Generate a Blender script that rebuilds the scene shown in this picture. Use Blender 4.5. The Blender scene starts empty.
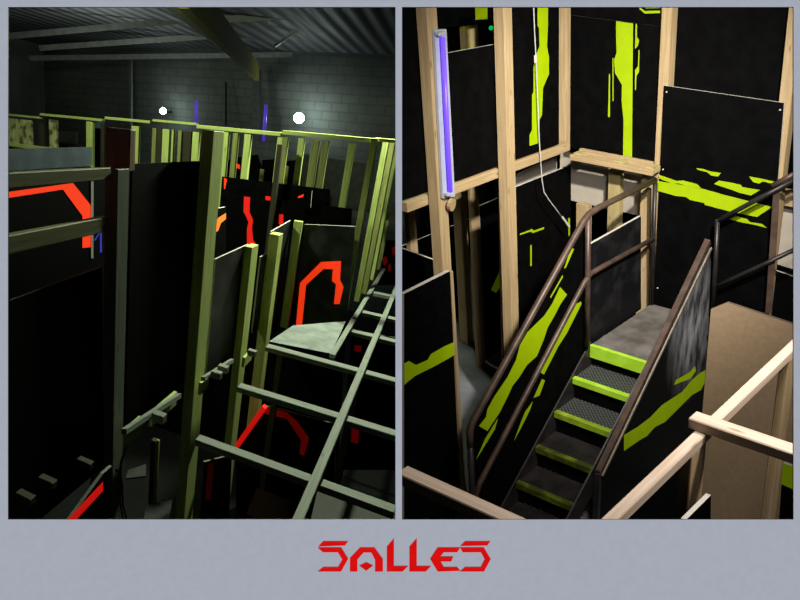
import bpy, bmesh, math, random
from mathutils import Vector, Matrix
random.seed(7)
scene = bpy.context.scene
COL = scene.collection
F = 700.0                                   # focal length, pixels of the 800 px wide frame

# ------------------------------------------------------------------ frames
def ray(px, py): return Vector(((px-400)/F, (py-300)/F, 1.0))      # x right, y down, z forward
class Room:
    """two horizontal building directions and the upright one, taken from the lines of the place"""
    def __init__(s, d1, d2, d3):
        s.V = (d1, d2, d3)
        s.e = [ray(*d1).normalized(), ray(*d2).normalized(), -ray(*d3).normalized()]
        s.B = Matrix((s.e[0], s.e[1], s.e[2])).transposed()
        s.K = s.B.inverted()
    def at(s, px, py, ax, c):
        k = s.K @ ray(px, py)
        return k*(c/k[ax])
    def cam(s, p): return s.B @ Vector(p)
    def vx(s, x, y, y2):                    # x of an upright line through (x, y) at height y2
        return x + (s.V[2][0]-x)*(y2-y)/(s.V[2][1]-y)
R = Room((1287,-125), (-948,-140), (560,2150))
L = Room((455,150), (-946,20), (90,1750))

def nrm(r):
    n = r.e[0].cross(r.e[1]).normalized()
    return n if n.dot(r.e[2]) > 0 else -n
up = (R.e[2]*0.4 + nrm(R)*0.25 + L.e[2]*0.2 + nrm(L)*0.15).normalized()
fw = (Vector((0,0,1)) - up*up.z).normalized()
rt = fw.cross(up).normalized()
if rt.x < 0: rt = -rt
W3 = Matrix((rt, fw, up))                   # camera frame -> world
CAMZ = -up.dot(R.cam((6.0,3.5,-4.73)))
def wd(c): 
    v = W3 @ Vector(c); v.z += CAMZ; return v

# ------------------------------------------------------------------ materials
def newmat(name):
    m = bpy.data.materials.new(name); m.use_nodes = True
    nt = m.node_tree; nt.nodes.clear()
    out = nt.nodes.new('ShaderNodeOutputMaterial'); b = nt.nodes.new('ShaderNodeBsdfPrincipled')
    nt.links.new(b.outputs[0], out.inputs[0])
    return m, nt, b
def nd(nt, t, **k):
    n = nt.nodes.new(t)
    for a, v in k.items():
        if isinstance(a, str) and hasattr(n, a): setattr(n, a, v)
    return n
def ramp(nt, fac, stops):
    r = nt.nodes.new('ShaderNodeValToRGB'); el = r.color_ramp.elements
    while len(el) < len(stops): el.new(0.5)
    for e_, (p, c) in zip(el, stops): e_.position = p; e_.color = (*c, 1)
    nt.links.new(fac, r.inputs[0]); return r.outputs[0]
def attr(nt): 
    a = nt.nodes.new('ShaderNodeAttribute'); a.attribute_name = 'grain'; return a.outputs['Vector']
def noise(nt, vec, sc, det=4, scale3=None):
    if scale3:
        mp = nt.nodes.new('ShaderNodeMapping'); mp.inputs['Scale'].default_value = scale3
        nt.links.new(vec, mp.inputs[0]); vec = mp.outputs[0]
    n = nt.nodes.new('ShaderNodeTexNoise'); n.inputs['Scale'].default_value = sc; n.inputs['Detail'].default_value = det
    nt.links.new(vec, n.inputs['Vector']); return n.outputs['Fac']
def bump(nt, b, h, s, d=0.005):
    n = nt.nodes.new('ShaderNodeBump'); n.inputs['Strength'].default_value = s; n.inputs['Distance'].default_value = d
    nt.links.new(h, n.inputs['Height']); nt.links.new(n.outputs[0], b.inputs['Normal'])

def wood(name, c0, c1, c2, rough=0.7):
    m, nt, b = newmat(name); v = attr(nt)
    n = noise(nt, v, 1.0, 5, (3.0, 55.0, 55.0))
    col = ramp(nt, n, [(0.3, c0), (0.55, c1), (0.75, c2)])
    kn = nt.nodes.new('ShaderNodeTexVoronoi'); kn.inputs['Scale'].default_value = 1.0
    mp = nt.nodes.new('ShaderNodeMapping'); mp.inputs['Scale'].default_value = (4.0, 14.0, 14.0)
    nt.links.new(v, mp.inputs[0]); nt.links.new(mp.outputs[0], kn.inputs['Vector'])
    kf = ramp(nt, kn.outputs['Distance'], [(0.05, (0.45,0.34,0.25)), (0.16, (1,1,1))])
    mx = nt.nodes.new('ShaderNodeMix'); mx.data_type = 'RGBA'; mx.blend_type = 'MULTIPLY'; mx.inputs[0].default_value = 0.8
    nt.links.new(col, mx.inputs[6]); nt.links.new(kf, mx.inputs[7])
    nt.links.new(mx.outputs[2], b.inputs['Base Color']); b.inputs['Roughness'].default_value = rough
    bump(nt, b, n, 0.25); return m
def plain(name, col, rough=0.5, metal=0, emit=None, es=0, var=0.15, nsc=9.0, spec=0.5):
    m, nt, b = newmat(name); v = attr(nt)
    n = noise(nt, v, nsc, 4)
    lo = tuple(x*(1-var) for x in col); hi = tuple(min(1, x*(1+var)) for x in col)
    c = ramp(nt, n, [(0.35, lo), (0.65, hi)])
    nt.links.new(c, b.inputs['Base Color']); b.inputs['Roughness'].default_value = rough; b.inputs['Metallic'].default_value = metal
    b.inputs['Specular IOR Level'].default_value = spec
    if emit: b.inputs['Emission Color'].default_value = (*emit, 1); b.inputs['Emission Strength'].default_value = es
    return m
def scuffed(name, dark, light, lo, hi, rough=0.6, sc=5.0, stretch=(1,1,1)):
    m, nt, b = newmat(name); v = attr(nt)
    n = noise(nt, v, sc, 7, stretch)
    c = ramp(nt, n, [(lo, dark), (hi, light)])
    nt.links.new(c, b.inputs['Base Color']); b.inputs['Roughness'].default_value = rough
    b.inputs['Specular IOR Level'].default_value = 0.25
    return m
M = {}
M['pine'] = wood('pine', (0.37,0.255,0.125), (0.45,0.325,0.17), (0.52,0.39,0.225))
M['pine_pale'] = wood('pine_pale', (0.60,0.45,0.33), (0.72,0.57,0.44), (0.80,0.66,0.54))
M['pine_olive'] = wood('pine_olive', (0.36,0.28,0.12), (0.46,0.37,0.17), (0.55,0.44,0.22))
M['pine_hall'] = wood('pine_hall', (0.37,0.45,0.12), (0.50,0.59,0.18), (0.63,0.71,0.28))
M['pine_dark'] = wood('pine_dark', (0.022,0.018,0.008), (0.034,0.028,0.014), (0.045,0.038,0.02))  # near-black pine; shade on unlit posts and stubs put into the colour
M['pine_blotched'] = scuffed('pine_blotched', (0.10,0.10,0.03), (0.50,0.50,0.25), 0.4, 0.55, 0.8, 9.0)  # olive pine with paler random blotches
M['joist'] = wood('joist', (0.15,0.17,0.15), (0.20,0.22,0.195), (0.25,0.27,0.24))
M['black'] = plain('black_board', (0.0024,0.0024,0.0026), 0.7, var=0.3, spec=0.03)
M['black_scuff'] = scuffed('black_scuff', (0.006,0.006,0.007), (0.16,0.155,0.155), 0.50, 0.78, 0.6, 3.2, (1.0,1.0,0.7))
M['black_dust'] = scuffed('black_dust', (0.005,0.006,0.0065), (0.045,0.052,0.056), 0.45, 0.85, 0.6, 4.0)
M['black_kick'] = scuffed('black_kick', (0.004,0.004,0.005), (0.028,0.028,0.03), 0.5, 0.85, 0.6, 5.0)
M['pine_hall_dim'] = wood('pine_hall_dim', (0.17,0.18,0.05), (0.24,0.26,0.08), (0.30,0.33,0.12))  # darker hall pine; shaded posts carry their shade in this colour
M['pine_shade'] = wood('pine_shade', (0.13,0.125,0.045), (0.18,0.175,0.065), (0.23,0.22,0.09))  # light falloff on the near rails put into a darker pine
M['pine_grey'] = wood('pine_grey', (0.12,0.15,0.11), (0.16,0.19,0.145), (0.20,0.23,0.18))  # dimmer light on the nearest post put into its wood colour
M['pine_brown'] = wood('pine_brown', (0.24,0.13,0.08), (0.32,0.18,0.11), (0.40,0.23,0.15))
M['edge'] = plain('panel_edge', (0.55,0.52,0.46), 0.7, var=0.1)
M['edge_dark'] = plain('panel_edge_dark', (0.14,0.11,0.08), 0.7, var=0.1)
M['bluegrey'] = plain('bluegrey_board', (0.13,0.18,0.25), 0.5, var=0.25)
M['grey_board'] = plain('grey_board', (0.025,0.027,0.028), 0.6, var=0.3)
M['grey_dim'] = plain('grey_dim', (0.010,0.012,0.0115), 0.7, var=0.3)
M['beige'] = plain('beige_board', (0.46,0.41,0.34), 0.7, var=0.05)
M['fibre'] = plain('fibreboard', (0.50,0.35,0.21), 0.75, var=0.06, nsc=40)
M['lime'] = plain('lime_paint', (0.33,0.47,0.0), 0.6, emit=(0.40,0.60,0.0), es=0.06, var=0.05, spec=0.2)  # slight glow of its own added to the paint
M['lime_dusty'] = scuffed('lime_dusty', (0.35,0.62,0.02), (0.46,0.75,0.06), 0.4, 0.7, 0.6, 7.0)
M['lime_shaded'] = scuffed('lime_shaded', (0.05,0.065,0.004), (0.20,0.26,0.01), 0.4, 0.7, 0.6, 9.0)  # shade on the lowest step edges put into a dark lime
M['lime_half_shaded'] = scuffed('lime_half_shaded', (0.20,0.30,0.01), (0.36,0.52,0.03), 0.4, 0.7, 0.6, 9.0)  # milder painted shade for the step edge above those
M['red'] = plain('red_fluorescent_paint', (0.85,0.04,0.012), 0.6, emit=(1.0,0.045,0.008), es=0.75, var=0.06, spec=0.2)
M['red_faint'] = plain('red_paint_faint', (0.10,0.003,0.003), 0.6, emit=(0.5,0.003,0.002), es=0.02, var=0.1, spec=0.2)  # darkest copy of the red, dim lower level put into the colour
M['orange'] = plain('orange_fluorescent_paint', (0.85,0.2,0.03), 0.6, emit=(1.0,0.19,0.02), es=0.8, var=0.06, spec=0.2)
M['red_mid'] = plain('red_paint', (0.75,0.02,0.012), 0.6, emit=(0.8,0.008,0.006), es=0.55, var=0.06, spec=0.2)  # red paint with a glow of its own added
M['red_dim'] = plain('red_paint_dim', (0.25,0.006,0.005), 0.6, emit=(0.5,0.003,0.002), es=0.10, var=0.1, spec=0.2)  # dim lower-level light put into a darker copy of the red
M['brown_metal'] = plain('brown_metal', (0.095,0.060,0.045), 0.45, metal=0.2, var=0.3)
M['dark_metal'] = plain('dark_metal', (0.03,0.026,0.026), 0.4, metal=0.3, var=0.3)
M['steel'] = plain('steel_edge', (0.33,0.28,0.22), 0.5, metal=0.4, var=0.2)
M['deck'] = scuffed('deck_concrete', (0.085,0.075,0.065), (0.19,0.175,0.16), 0.35, 0.7, 0.8, 6.0)
M['platform_grey'] = scuffed('platform_grey', (0.17,0.19,0.185), (0.28,0.31,0.30), 0.35, 0.65, 0.8, 5.0)
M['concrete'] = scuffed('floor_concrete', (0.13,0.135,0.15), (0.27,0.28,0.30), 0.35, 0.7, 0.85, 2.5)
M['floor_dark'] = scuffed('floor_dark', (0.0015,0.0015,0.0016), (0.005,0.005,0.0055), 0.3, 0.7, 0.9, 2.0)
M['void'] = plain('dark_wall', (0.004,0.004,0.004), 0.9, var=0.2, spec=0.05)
M['lampgrey'] = plain('lamp_housing', (0.42,0.44,0.50), 0.4, var=0.08)
M['purple'] = plain('violet_tube', (0.15,0.08,0.8), 0.3, emit=(0.12,0.045,0.85), es=1.1, var=0.05)
M['purple_far'] = plain('violet_tube_far', (0.1,0.05,0.5), 0.3, emit=(0.07,0.03,0.40), es=0.8, var=0.05)
M['blue_dim'] = plain('blue_paint', (0.03,0.03,0.5), 0.6, emit=(0.02,0.02,0.35), es=0.5, var=0.05)  # blue marks given a glow of their own
M['bulb'] = plain('lamp_glow', (1,1,1), 0.3, emit=(0.75,1.0,0.97), es=40.0, var=0.0)
M['green_led'] = plain('green_led', (0,0.6,0.1), 0.3, emit=(0.0,0.55,0.10), es=0.8, var=0.0)
M['cable'] = plain('white_cable', (0.55,0.55,0.52), 0.5, var=0.05)
M['cable_black'] = plain('black_cable', (0.03,0.035,0.03), 0.5, var=0.05)
M['yellow_smear'] = scuffed('yellow_smear', (0.55,0.42,0.22), (0.55,0.55,0.02), 0.45, 0.6, 0.7, 6.0)
M['olive_steel'] = plain('olive_steel', (0.20,0.17,0.02), 0.5, var=0.2)
M['pale_steel'] = plain('pale_steel', (0.30,0.36,0.30), 0.4, var=0.2)
M['purlin'] = plain('purlin_steel', (0.10,0.105,0.105), 0.5, var=0.2)
def scuff_spot(name, ctr, sa, sc_):
    m, nt, b = newmat(name); v = attr(nt)
    mp = nt.nodes.new('ShaderNodeMapping'); mp.inputs['Location'].default_value = (-ctr[0]*sc_, -ctr[1]*sa, 0); mp.inputs['Scale'].default_value = (sc_, sa, 0)
    nt.links.new(v, mp.inputs[0])
    ln = nt.nodes.new('ShaderNodeVectorMath'); ln.operation = 'LENGTH'; nt.links.new(mp.outputs[0], ln.inputs[0])
    mask = ramp(nt, ln.outputs['Value'], [(0.15,(1,1,1)),(0.95,(0,0,0))])
    n = noise(nt, v, 1.0, 8, (3.5,13.0,3.5)); nn = ramp(nt, n, [(0.34,(0.1,0.1,0.1)),(0.66,(1,1,1))])
    mx = nt.nodes.new('ShaderNodeMix'); mx.data_type='RGBA'; mx.blend_type='MULTIPLY'; mx.inputs[0].default_value=1.0
    nt.links.new(mask, mx.inputs[6]); nt.links.new(nn, mx.inputs[7])
    c = ramp(nt, mx.outputs[2], [(0.0,(0.004,0.004,0.004)),(1.0,(0.36,0.36,0.38))])
    nt.links.new(c, b.inputs['Base Color']); b.inputs['Roughness'].default_value = 0.6; b.inputs['Specular IOR Level'].default_value = 0.15
    return m
# checker plate tread
m, nt, b = newmat('checker_plate'); v = attr(nt)
w1 = nt.nodes.new('ShaderNodeTexChecker'); w1.inputs['Scale'].default_value = 60; nt.links.new(v, w1.inputs['Vector'])
c = ramp(nt, w1.outputs['Fac'], [(0.0, (0.025,0.028,0.027)), (1.0, (0.11,0.115,0.11))])
nt.links.new(c, b.inputs['Base Color']); b.inputs['Roughness'].default_value = 0.5; b.inputs['Metallic'].default_value = 0.2
bump(nt, b, w1.outputs['Fac'], 0.6); M['checker'] = m
# concrete block hall wall
m, nt, b = newmat('block_wall'); v = attr(nt)
br = nt.nodes.new('ShaderNodeTexBrick'); br.inputs['Scale'].default_value = 1.0
br.inputs['Brick Width'].default_value = 0.5; br.inputs['Row Height'].default_value = 0.22; br.inputs['Mortar Size'].default_value = 0.02
br.inputs['Color1'].default_value = (0.115,0.122,0.108,1); br.inputs['Color2'].default_value = (0.135,0.14,0.125,1); br.inputs['Mortar'].default_value = (0.092,0.098,0.088,1)
nt.links.new(v, br.inputs['Vector'])
n = noise(nt, v, 0.7, 5); sh = ramp(nt, n, [(0.3,(0.55,0.55,0.55)),(0.7,(1,1,1))])
mx = nt.nodes.new('ShaderNodeMix'); mx.data_type='RGBA'; mx.blend_type='MULTIPLY'; mx.inputs[0].default_value=1.0
nt.links.new(br.outputs['Color'], mx.inputs[6]); nt.links.new(sh, mx.inputs[7]); nt.links.new(mx.outputs[2], b.inputs['Base Color'])
b.inputs['Roughness'].default_value = 0.9; M['block'] = m
# corrugated roof sheet
m, nt, b = newmat('corrugated_roof'); v = attr(nt)
wv = nt.nodes.new('ShaderNodeTexWave'); wv.bands_direction = 'Y'; wv.inputs['Scale'].default_value = 0.9; wv.inputs['Distortion'].default_value = 0.0
nt.links.new(v, wv.inputs['Vector'])
c = ramp(nt, wv.outputs['Fac'], [(0.2,(0.028,0.030,0.033)),(0.8,(0.105,0.11,0.115))]); nt.links.new(c, b.inputs['Base Color'])
b.inputs['Roughness'].default_value = 0.6; bump(nt, b, wv.outputs['Fac'], 0.6, 0.05); M['corrugated'] = m

# ------------------------------------------------------------------ builders
BASE = {}
def finish(name, bm, mats, K=None, axis=0, parent=None, smooth=False, bev=0.0):
    """bm is in the camera frame; becomes one mesh object with its origin at its base"""
    bmesh.ops.recalc_face_normals(bm, faces=bm.faces)
    if bev: bmesh.ops.bevel(bm, geom=list(bm.edges), offset=bev, segments=1, affect='EDGES', clamp_overlap=True)
    cams = [v.co.copy() for v in bm.verts]
    ws = [wd(c_) for c_ in cams]
    n_ = len(ws); o0 = Vector((sum(v.x for v in ws)/n_, sum(v.y for v in ws)/n_, min(v.z for v in ws)))
    if parent is not None: o0 = BASE[parent.name].copy()
    for v, w_ in zip(bm.verts, ws): v.co = w_ - o0
    me = bpy.data.meshes.new(name); bm.to_mesh(me); bm.free()
    for mt in mats: me.materials.append(M[mt] if isinstance(mt, str) else mt)
    a = me.attributes.new('grain', 'FLOAT_VECTOR', 'POINT')
    off = Vector((random.random()*7, random.random()*7, random.random()*7))
    for i, c_ in enumerate(cams):
        k = (K @ c_) if K is not None else c_
        p_ = Vector((k[axis], k[(axis+1)%3], k[(axis+2)%3]))
        a.data[i].vector = p_ + off if not name.startswith(('wall','ceiling','floor','guard')) else p_
    if smooth:
        for p_ in me.polygons: p_.use_smooth = True
    o = bpy.data.objects.new(name, me); COL.objects.link(o); o.location = o0
    if parent is not None: o.parent = parent; o.location = (0,0,0)
    BASE[o.name] = o0
    return o
def tag(o, label, cat, group=None, kind='thing'):
    o['label'] = label; o['category'] = cat; o['kind'] = kind
    if group: o['group'] = group
    return o
def struct(o, label=None):
    o['kind'] = 'structure'
    if label: o['label'] = label; o['category'] = o.name.split('_')[0]
    return o
def empty(name, room, abc, label, cat, group=None):
    o = bpy.data.objects.new(name, None); COL.objects.link(o); o.location = wd(room.cam(abc)); o.empty_display_size = 0.1; BASE[o.name] = o.location.copy()
    return tag(o, label, cat, group)
def addbox(bm, room, A, B, C, mi=0):
    vs = [bm.verts.new(room.cam((a,b,c))) for a in A for b in B for c in C]
    fs = []
    for q in ((0,1,3,2),(4,6,7,5),(0,4,5,1),(2,3,7,6),(0,2,6,4),(1,5,7,3)):
        f = bm.faces.new([vs[i] for i in q]); f.material_index = mi; fs.append(f)
    return fs
def addprism(bm, room, pts, ax, t, mi=0, ms=None):
    """pts: room coordinates on one plane; pushed along axis ax by t"""
    d = Vector((0,0,0)); d[ax] = t
    f0 = [bm.verts.new(room.cam(p)) for p in pts]; f1 = [bm.verts.new(room.cam(p+d)) for p in pts]
    fa = bm.faces.new(f0); fb = bm.faces.new(f1[::-1]); fa.material_index = fb.material_index = mi
    n_ = len(pts)
    for i in range(n_):
        f = bm.faces.new((f0[i], f0[(i+1)%n_], f1[(i+1)%n_], f1[i])); f.material_index = mi if ms is None else ms
def box(name, room, A, B, C, mat, axis, parent=None, bev=0.004):
    bm = bmesh.new(); addbox(bm, room, A, B, C)
    return finish(name, bm, [mat], room.K, axis, parent, bev=bev)
def rng(p, q): return (min(p,q), max(p,q))
def pbox(name, room, ax, const, P, Q, t, mat, axis, parent=None, bev=0.004, c1=None, c0=None):
    """box whose face on plane ax=const runs between the points seen at P and Q; depth t along ax"""
    p = room.at(*P, ax, const); q = room.at(*Q, ax, const)
    r_ = [rng(p[i], q[i]) for i in range(3)]; r_[ax] = rng(const, const+t)
    if c0 is not None: r_[2] = (c0, r_[2][1])
    if c1 is not None: r_[2] = (r_[2][0], c1)
    return box(name, room, *r_, mat, axis, parent, bev)
def post2(name, room, xm, ym, b0, wa, wb, ytop, ybot, mat, parent=None):
    """upright of section wa x wb whose near corner edge passes (xm, ym) on plane b0"""
    p = room.at(xm, ym, 1, b0)
    ct = ytop[0] if isinstance(ytop, tuple) else room.at(room.vx(xm,ym,ytop), ytop, 1, b0)[2]
    cb = ybot[0] if isinstance(ybot, tuple) else room.at(room.vx(xm,ym,ybot), ybot, 1, b0)[2]
    return box(name, room, (p.x, p.x+wa), (b0, b0+wb), (cb, ct), mat, 2, parent)
def panel(name, room, ax, const, outline, t, mats, stripes=(), parent=None, lift=0.002):
    """sheet with its face on plane ax=const, cut edges, painted shapes on the face"""
    bm = bmesh.new()
    addprism(bm, room, [room.at(*p, ax, const) for p in outline], ax, t, 0, 1)
    bmesh.ops.recalc_face_normals(bm, faces=bm.faces)
    for s_ in stripes:
        f = bm.faces.new([bm.verts.new(room.cam(room.at(*p, ax, const-lift if t > 0 else const+lift))) for p in s_])
        f.material_index = 2
    tri(bm)
    return finish(name, bm, mats, room.K, 2 if ax != 2 else 0, parent)
def rect(room, ax, const, P, Q):
    """axis-true rectangle as outline in view between the points seen at P and Q"""
    p = room.at(*P, ax, const); q = room.at(*Q, ax, const)
    o = [i for i in range(3) if i != ax]
    out = []
    for i, j in ((0,0),(1,0),(1,1),(0,1)):
        v = Vector((0,0,0)); v[ax] = const; v[o[0]] = (p,q)[i][o[0]]; v[o[1]] = (p,q)[j][o[1]]
        c_ = room.cam(v); out.append((400+F*c_.x/c_.z, 300+F*c_.y/c_.z))
    return out
def bar(name, P, Q, w, h, mat, parent=None, upv=None, bev=0.0, smooth=False, round_=False, K=None):
    """straight bar between two camera-frame points"""
    bm = bmesh.new(); addbar(bm, P, Q, w, h, upv, round_)
    return finish(name, bm, [mat], K, 0, parent, smooth=smooth, bev=bev)
def addbar(bm, P, Q, w, h, upv=None, round_=False, mi=0):
    d = (Q-P).normalized(); u = (upv or up); s_ = d.cross(u).normalized(); u = s_.cross(d).normalized()
    n_ = 12 if round_ else 4
    ring = [(math.cos(2*math.pi*i/n_)*w/2, math.sin(2*math.pi*i/n_)*h/2) for i in range(n_)] if round_ else [(-w/2,-h/2),(w/2,-h/2),(w/2,h/2),(-w/2,h/2)]
    a_ = [bm.verts.new(P + s_*x + u*y) for x, y in ring]; b_ = [bm.verts.new(Q + s_*x + u*y) for x, y in ring]
    for i in range(n_):
        f = bm.faces.new((a_[i], a_[(i+1)%n_], b_[(i+1)%n_], b_[i])); f.material_index = mi
    bm.faces.new(a_[::-1]).material_index = mi; bm.faces.new(b_).material_index = mi
def tri(bm):
    fs = [f for f in bm.faces if len(f.verts) > 4]
    for f in fs: f.normal_update()
    bmesh.ops.triangulate(bm, faces=fs, quad_method='BEAUTY', ngon_method='EAR_CLIP')
def addpath(bm, pts, r, n_=10):
    """tube through camera-frame points"""
    rings = []
    for i, p in enumerate(pts):
        d = (pts[min(i+1,len(pts)-1)] - pts[max(i-1,0)]).normalized()
        s_ = d.cross(Vector((0.3,0.1,1))).normalized(); u = s_.cross(d)
        rings.append([bm.verts.new(p + s_*math.cos(2*math.pi*k/n_)*r + u*math.sin(2*math.pi*k/n_)*r) for k in range(n_)])
    for a_, b_ in zip(rings, rings[1:]):
        for k in range(n_): bm.faces.new((a_[k], a_[(k+1)%n_], b_[(k+1)%n_], b_[k]))
    bm.faces.new(rings[0][::-1]); bm.faces.new(rings[-1])
def tube(name, room, ax, const, pix, r, mat, parent=None):
    bm = bmesh.new(); addpath(bm, [room.cam(room.at(*p, ax, const)) for p in pix], r)
    return finish(name, bm, [mat], room.K, 2, parent, smooth=True)
def ball(name, c, r, mat, parent=None):
    bm = bmesh.new(); bmesh.ops.create_uvsphere(bm, u_segments=20, v_segments=12, radius=r)
    for v in bm.verts: v.co = v.co + c
    return finish(name, bm, [mat], None, 0, parent, smooth=True)
LM = ['black', 'edge', 'lime']; RM = ['black', 'edge', 'red']

# ================================================================== the display board and its lettering
DB = 1.8
def bp(px, py, d=DB): return ray(px, py)*d
bm = bmesh.new()
xs = [-330, 8, 395.5, 402, 793.5, 1130]; ys = [-330, 7, 519.5, 930]
holes = {(1,1), (3,1)}
T = 0.004
g = {}
for i, x in enumerate(xs):
    for j, y in enumerate(ys):
        p = bp(x, y); g[i,j,0] = bm.verts.new(p); g[i,j,1] = bm.verts.new(p + Vector((0,0,T)))
for i in range(5):
    for j in range(3):
        if (i,j) in holes: continue
        bm.faces.new((g[i,j,0], g[i+1,j,0], g[i+1,j+1,0], g[i,j+1,0])).material_index = 0
        bm.faces.new((g[i,j,1], g[i,j+1,1], g[i+1,j+1,1], g[i+1,j,1])).material_index = 1
        for (p, q, nb) in (((i,j),(i+1,j),(i,j-1)), ((i,j+1),(i+1,j+1),(i,j+1)), ((i,j),(i,j+1),(i-1,j)), ((i+1,j),(i+1,j+1),(i+1,j))):
            if nb in holes or not (0 <= nb[0] < 5 and 0 <= nb[1] < 3):
                bm.faces.new((g[p+(0,)], g[q+(0,)], g[q+(1,)], g[p+(1,)])).material_index = 1
mb, nt, b = newmat('glowing_grey_panel'); v = attr(nt)
n = noise(nt, v, 60.0, 2); c = ramp(nt, n, [(0.3,(0.357,0.384,0.450)),(0.7,(0.376,0.402,0.468))])
b.inputs['Base Color'].default_value = (0.05,0.05,0.06,1); b.inputs['Roughness'].default_value = 0.9; b.inputs['Specular IOR Level'].default_value = 0.0
nt.links.new(c, b.inputs['Emission Color']); b.inputs['Emission Strength'].default_value = 1.0  # board brightness is its own even glow, in place of a lamp
o = finish('display_board', bm, [mb, 'grey_board'])
tag(o, 'blue-grey self-glowing display board with two large rectangular openings', 'display board')

red_sign, nt, b = newmat('red_sign'); v = attr(nt)
n = noise(nt, v, 30.0, 2); c = ramp(nt, n, [(0.3,(0.62,0.004,0.004)),(0.7,(0.70,0.006,0.006))])
b.inputs['Base Color'].default_value = (0.1,0.001,0.001,1); nt.links.new(c, b.inputs['Emission Color']); b.inputs['Emission Strength'].default_value = 1.0; b.inputs['Specular IOR Level'].default_value = 0.0  # letter faces glow by themselves instead of being lit
red_side, nt, b = newmat('red_sign_side'); v = attr(nt)
n = noise(nt, v, 30.0, 2); c = ramp(nt, n, [(0.3,(0.16,0.01,0.01)),(0.7,(0.2,0.012,0.012))]); nt.links.new(c, b.inputs['Emission Color']); b.inputs['Emission Strength'].default_value = 1.0  # letter sides glow a darker red by themselves
b.inputs['Base Color'].default_value = (0.05,0.001,0.001,1)
LETTERS = {
 'letter_s': [[(93,123),(192,123),(181,139),(74,143)], [(73,148),(165,148),(193,193),(165,243),(72,243),(93,226),(152,226),(170,195),(152,166),(92,166)]],
 'letter_a': [[(200,243),(200,190),(240,148),(298,148),(332,195),(332,243),(300,243),(300,195),(285,167),(255,167),(230,195),(230,243)], [(238,220),(265,207),(292,220),(265,240)]],
 'letter_l': [[(347,243),(347,145),(376,111),(376,222),(432,222),(410,243)]],
 'letter_l.001': [[(437,243),(437,145),(467,111),(467,222),(523,222),(503,243)]],
 'letter_e': [[(520,193),(550,148),(640,148),(628,166),(575,166),(560,184),(612,184),(605,203),(562,203),(575,226),(628,226),(640,240),(550,243)]],
 'letter_s.001': [[(660,123),(760,123),(748,139),(642,141)], [(640,148),(735,148),(762,193),(735,243),(640,243),(660,226),(722,226),(738,195),(722,166),(650,166)]]}
sign = bpy.data.objects.new('lettering_sign', None); COL.objects.link(sign); sign.location = wd(bp(404,572)); sign.empty_display_size = 0.1; BASE[sign.name] = sign.location.copy()
tag(sign, 'red angular raised lettering reading SALLES on the grey board', 'sign')
for nm, polys in LETTERS.items():
    bm = bmesh.new()
    for po in polys:
        pts = [bp(300+x*0.25, 510+y*0.25) for x, y in po]
        f0 = [bm.verts.new(p + Vector((0,0,-0.006))) for p in pts]; f1 = [bm.verts.new(p + Vector((0,0,-0.0005))) for p in pts]
        bm.faces.new(f0).material_index = 0; bm.faces.new(f1[::-1]).material_index = 1
        for i in range(len(pts)):
            bm.faces.new((f0[i], f0[(i+1)%len(pts)], f1[(i+1)%len(pts)], f1[i])).material_index = 1
    tri(bm)
    finish(nm, bm, [red_sign, red_side], parent=sign)

# ================================================================== RIGHT OPENING: the stair
FL = -4.73; CP = -3.538; BL = 3.306; BR = 2.83; AF = 5.661; AB = 6.66; AW = 6.72
def sbox(nm, A, B, C, mat, axis=2): return struct(box(nm, R, A, B, C, mat, axis, bev=0))
bm = bmesh.new()
dv = [bm.verts.new(ray(x, 300)*d_ + Vector((0,y,0))) for d_ in (1.81, 8.3) for y in (-3.4, 5.0) for x in (398.4, 398.9)]
for q in ((0,1,3,2),(4,6,7,5),(0,4,5,1),(2,3,7,6),(0,2,6,4),(1,5,7,3)): bm.faces.new([dv[k] for k in q])
struct(finish('wall_divider', bm, ['void']))  # unseen wall added between the rooms to keep their lights apart
def slab(nm, room, ab, c, mat):
    bm = bmesh.new(); addprism(bm, room, [Vector((a,b,c)) for a, b in ab], 2, -0.05); tri(bm)
    return struct(finish(nm, bm, [mat], room.K, 0))
slab('floor_stair_room', R, [(3.47,3.44),(8.0,7.34),(9.4,7.34),(9.4,-1.0),(1.0,-1.0),(1.0,1.3)], FL, 'concrete')
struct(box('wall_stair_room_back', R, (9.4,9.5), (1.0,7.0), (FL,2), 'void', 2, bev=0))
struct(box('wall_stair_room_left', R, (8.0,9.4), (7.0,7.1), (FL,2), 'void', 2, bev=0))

st = empty('metal_staircase', R, (5.0,3.1,FL), 'narrow metal staircase with lime green step edges and brown handrails', 'staircase')
ang = 0.197/0.256
# platform and treads
pl = box('platform', R, (AF+0.03,AB), (BR,BL), (CP-0.04,CP), 'deck', 0, st); pl['label'] = 'worn grey top landing'
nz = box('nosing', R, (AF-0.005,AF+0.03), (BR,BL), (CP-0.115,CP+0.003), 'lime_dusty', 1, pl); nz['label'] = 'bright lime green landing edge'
for k in range(1, 7):
    a = AF-0.256*k; c = CP-0.197*k
    if c-0.05 < FL: break
    t = box('tread', R, (a+0.045,a+0.285), (BR,BL), (c-0.03,c), 'checker' if k < 3 else 'dark_metal', 0, st)  # lower treads take a darker metal, shade put into their colour
    nz = box('nosing', R, (a,a+0.045), (BR,BL), (c-0.055,c+0.003), 'lime_dusty' if k == 1 else 'lime_half_shaded' if k == 2 else 'lime_shaded', 1, t); nz['label'] = 'lime green tread edge'
for k in range(0, 6):
    a = AF-0.256*k; c = CP-0.197*k
    box('riser', R, (a+0.032,a+0.040), (BR,BL), (c-0.195,c-0.056 if k else c-0.116), 'black', 1, st, bev=0)  # black plates added to darken the gaps under the nosings
def sp(px, py, b): return R.at(px, py, 1, b)
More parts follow.
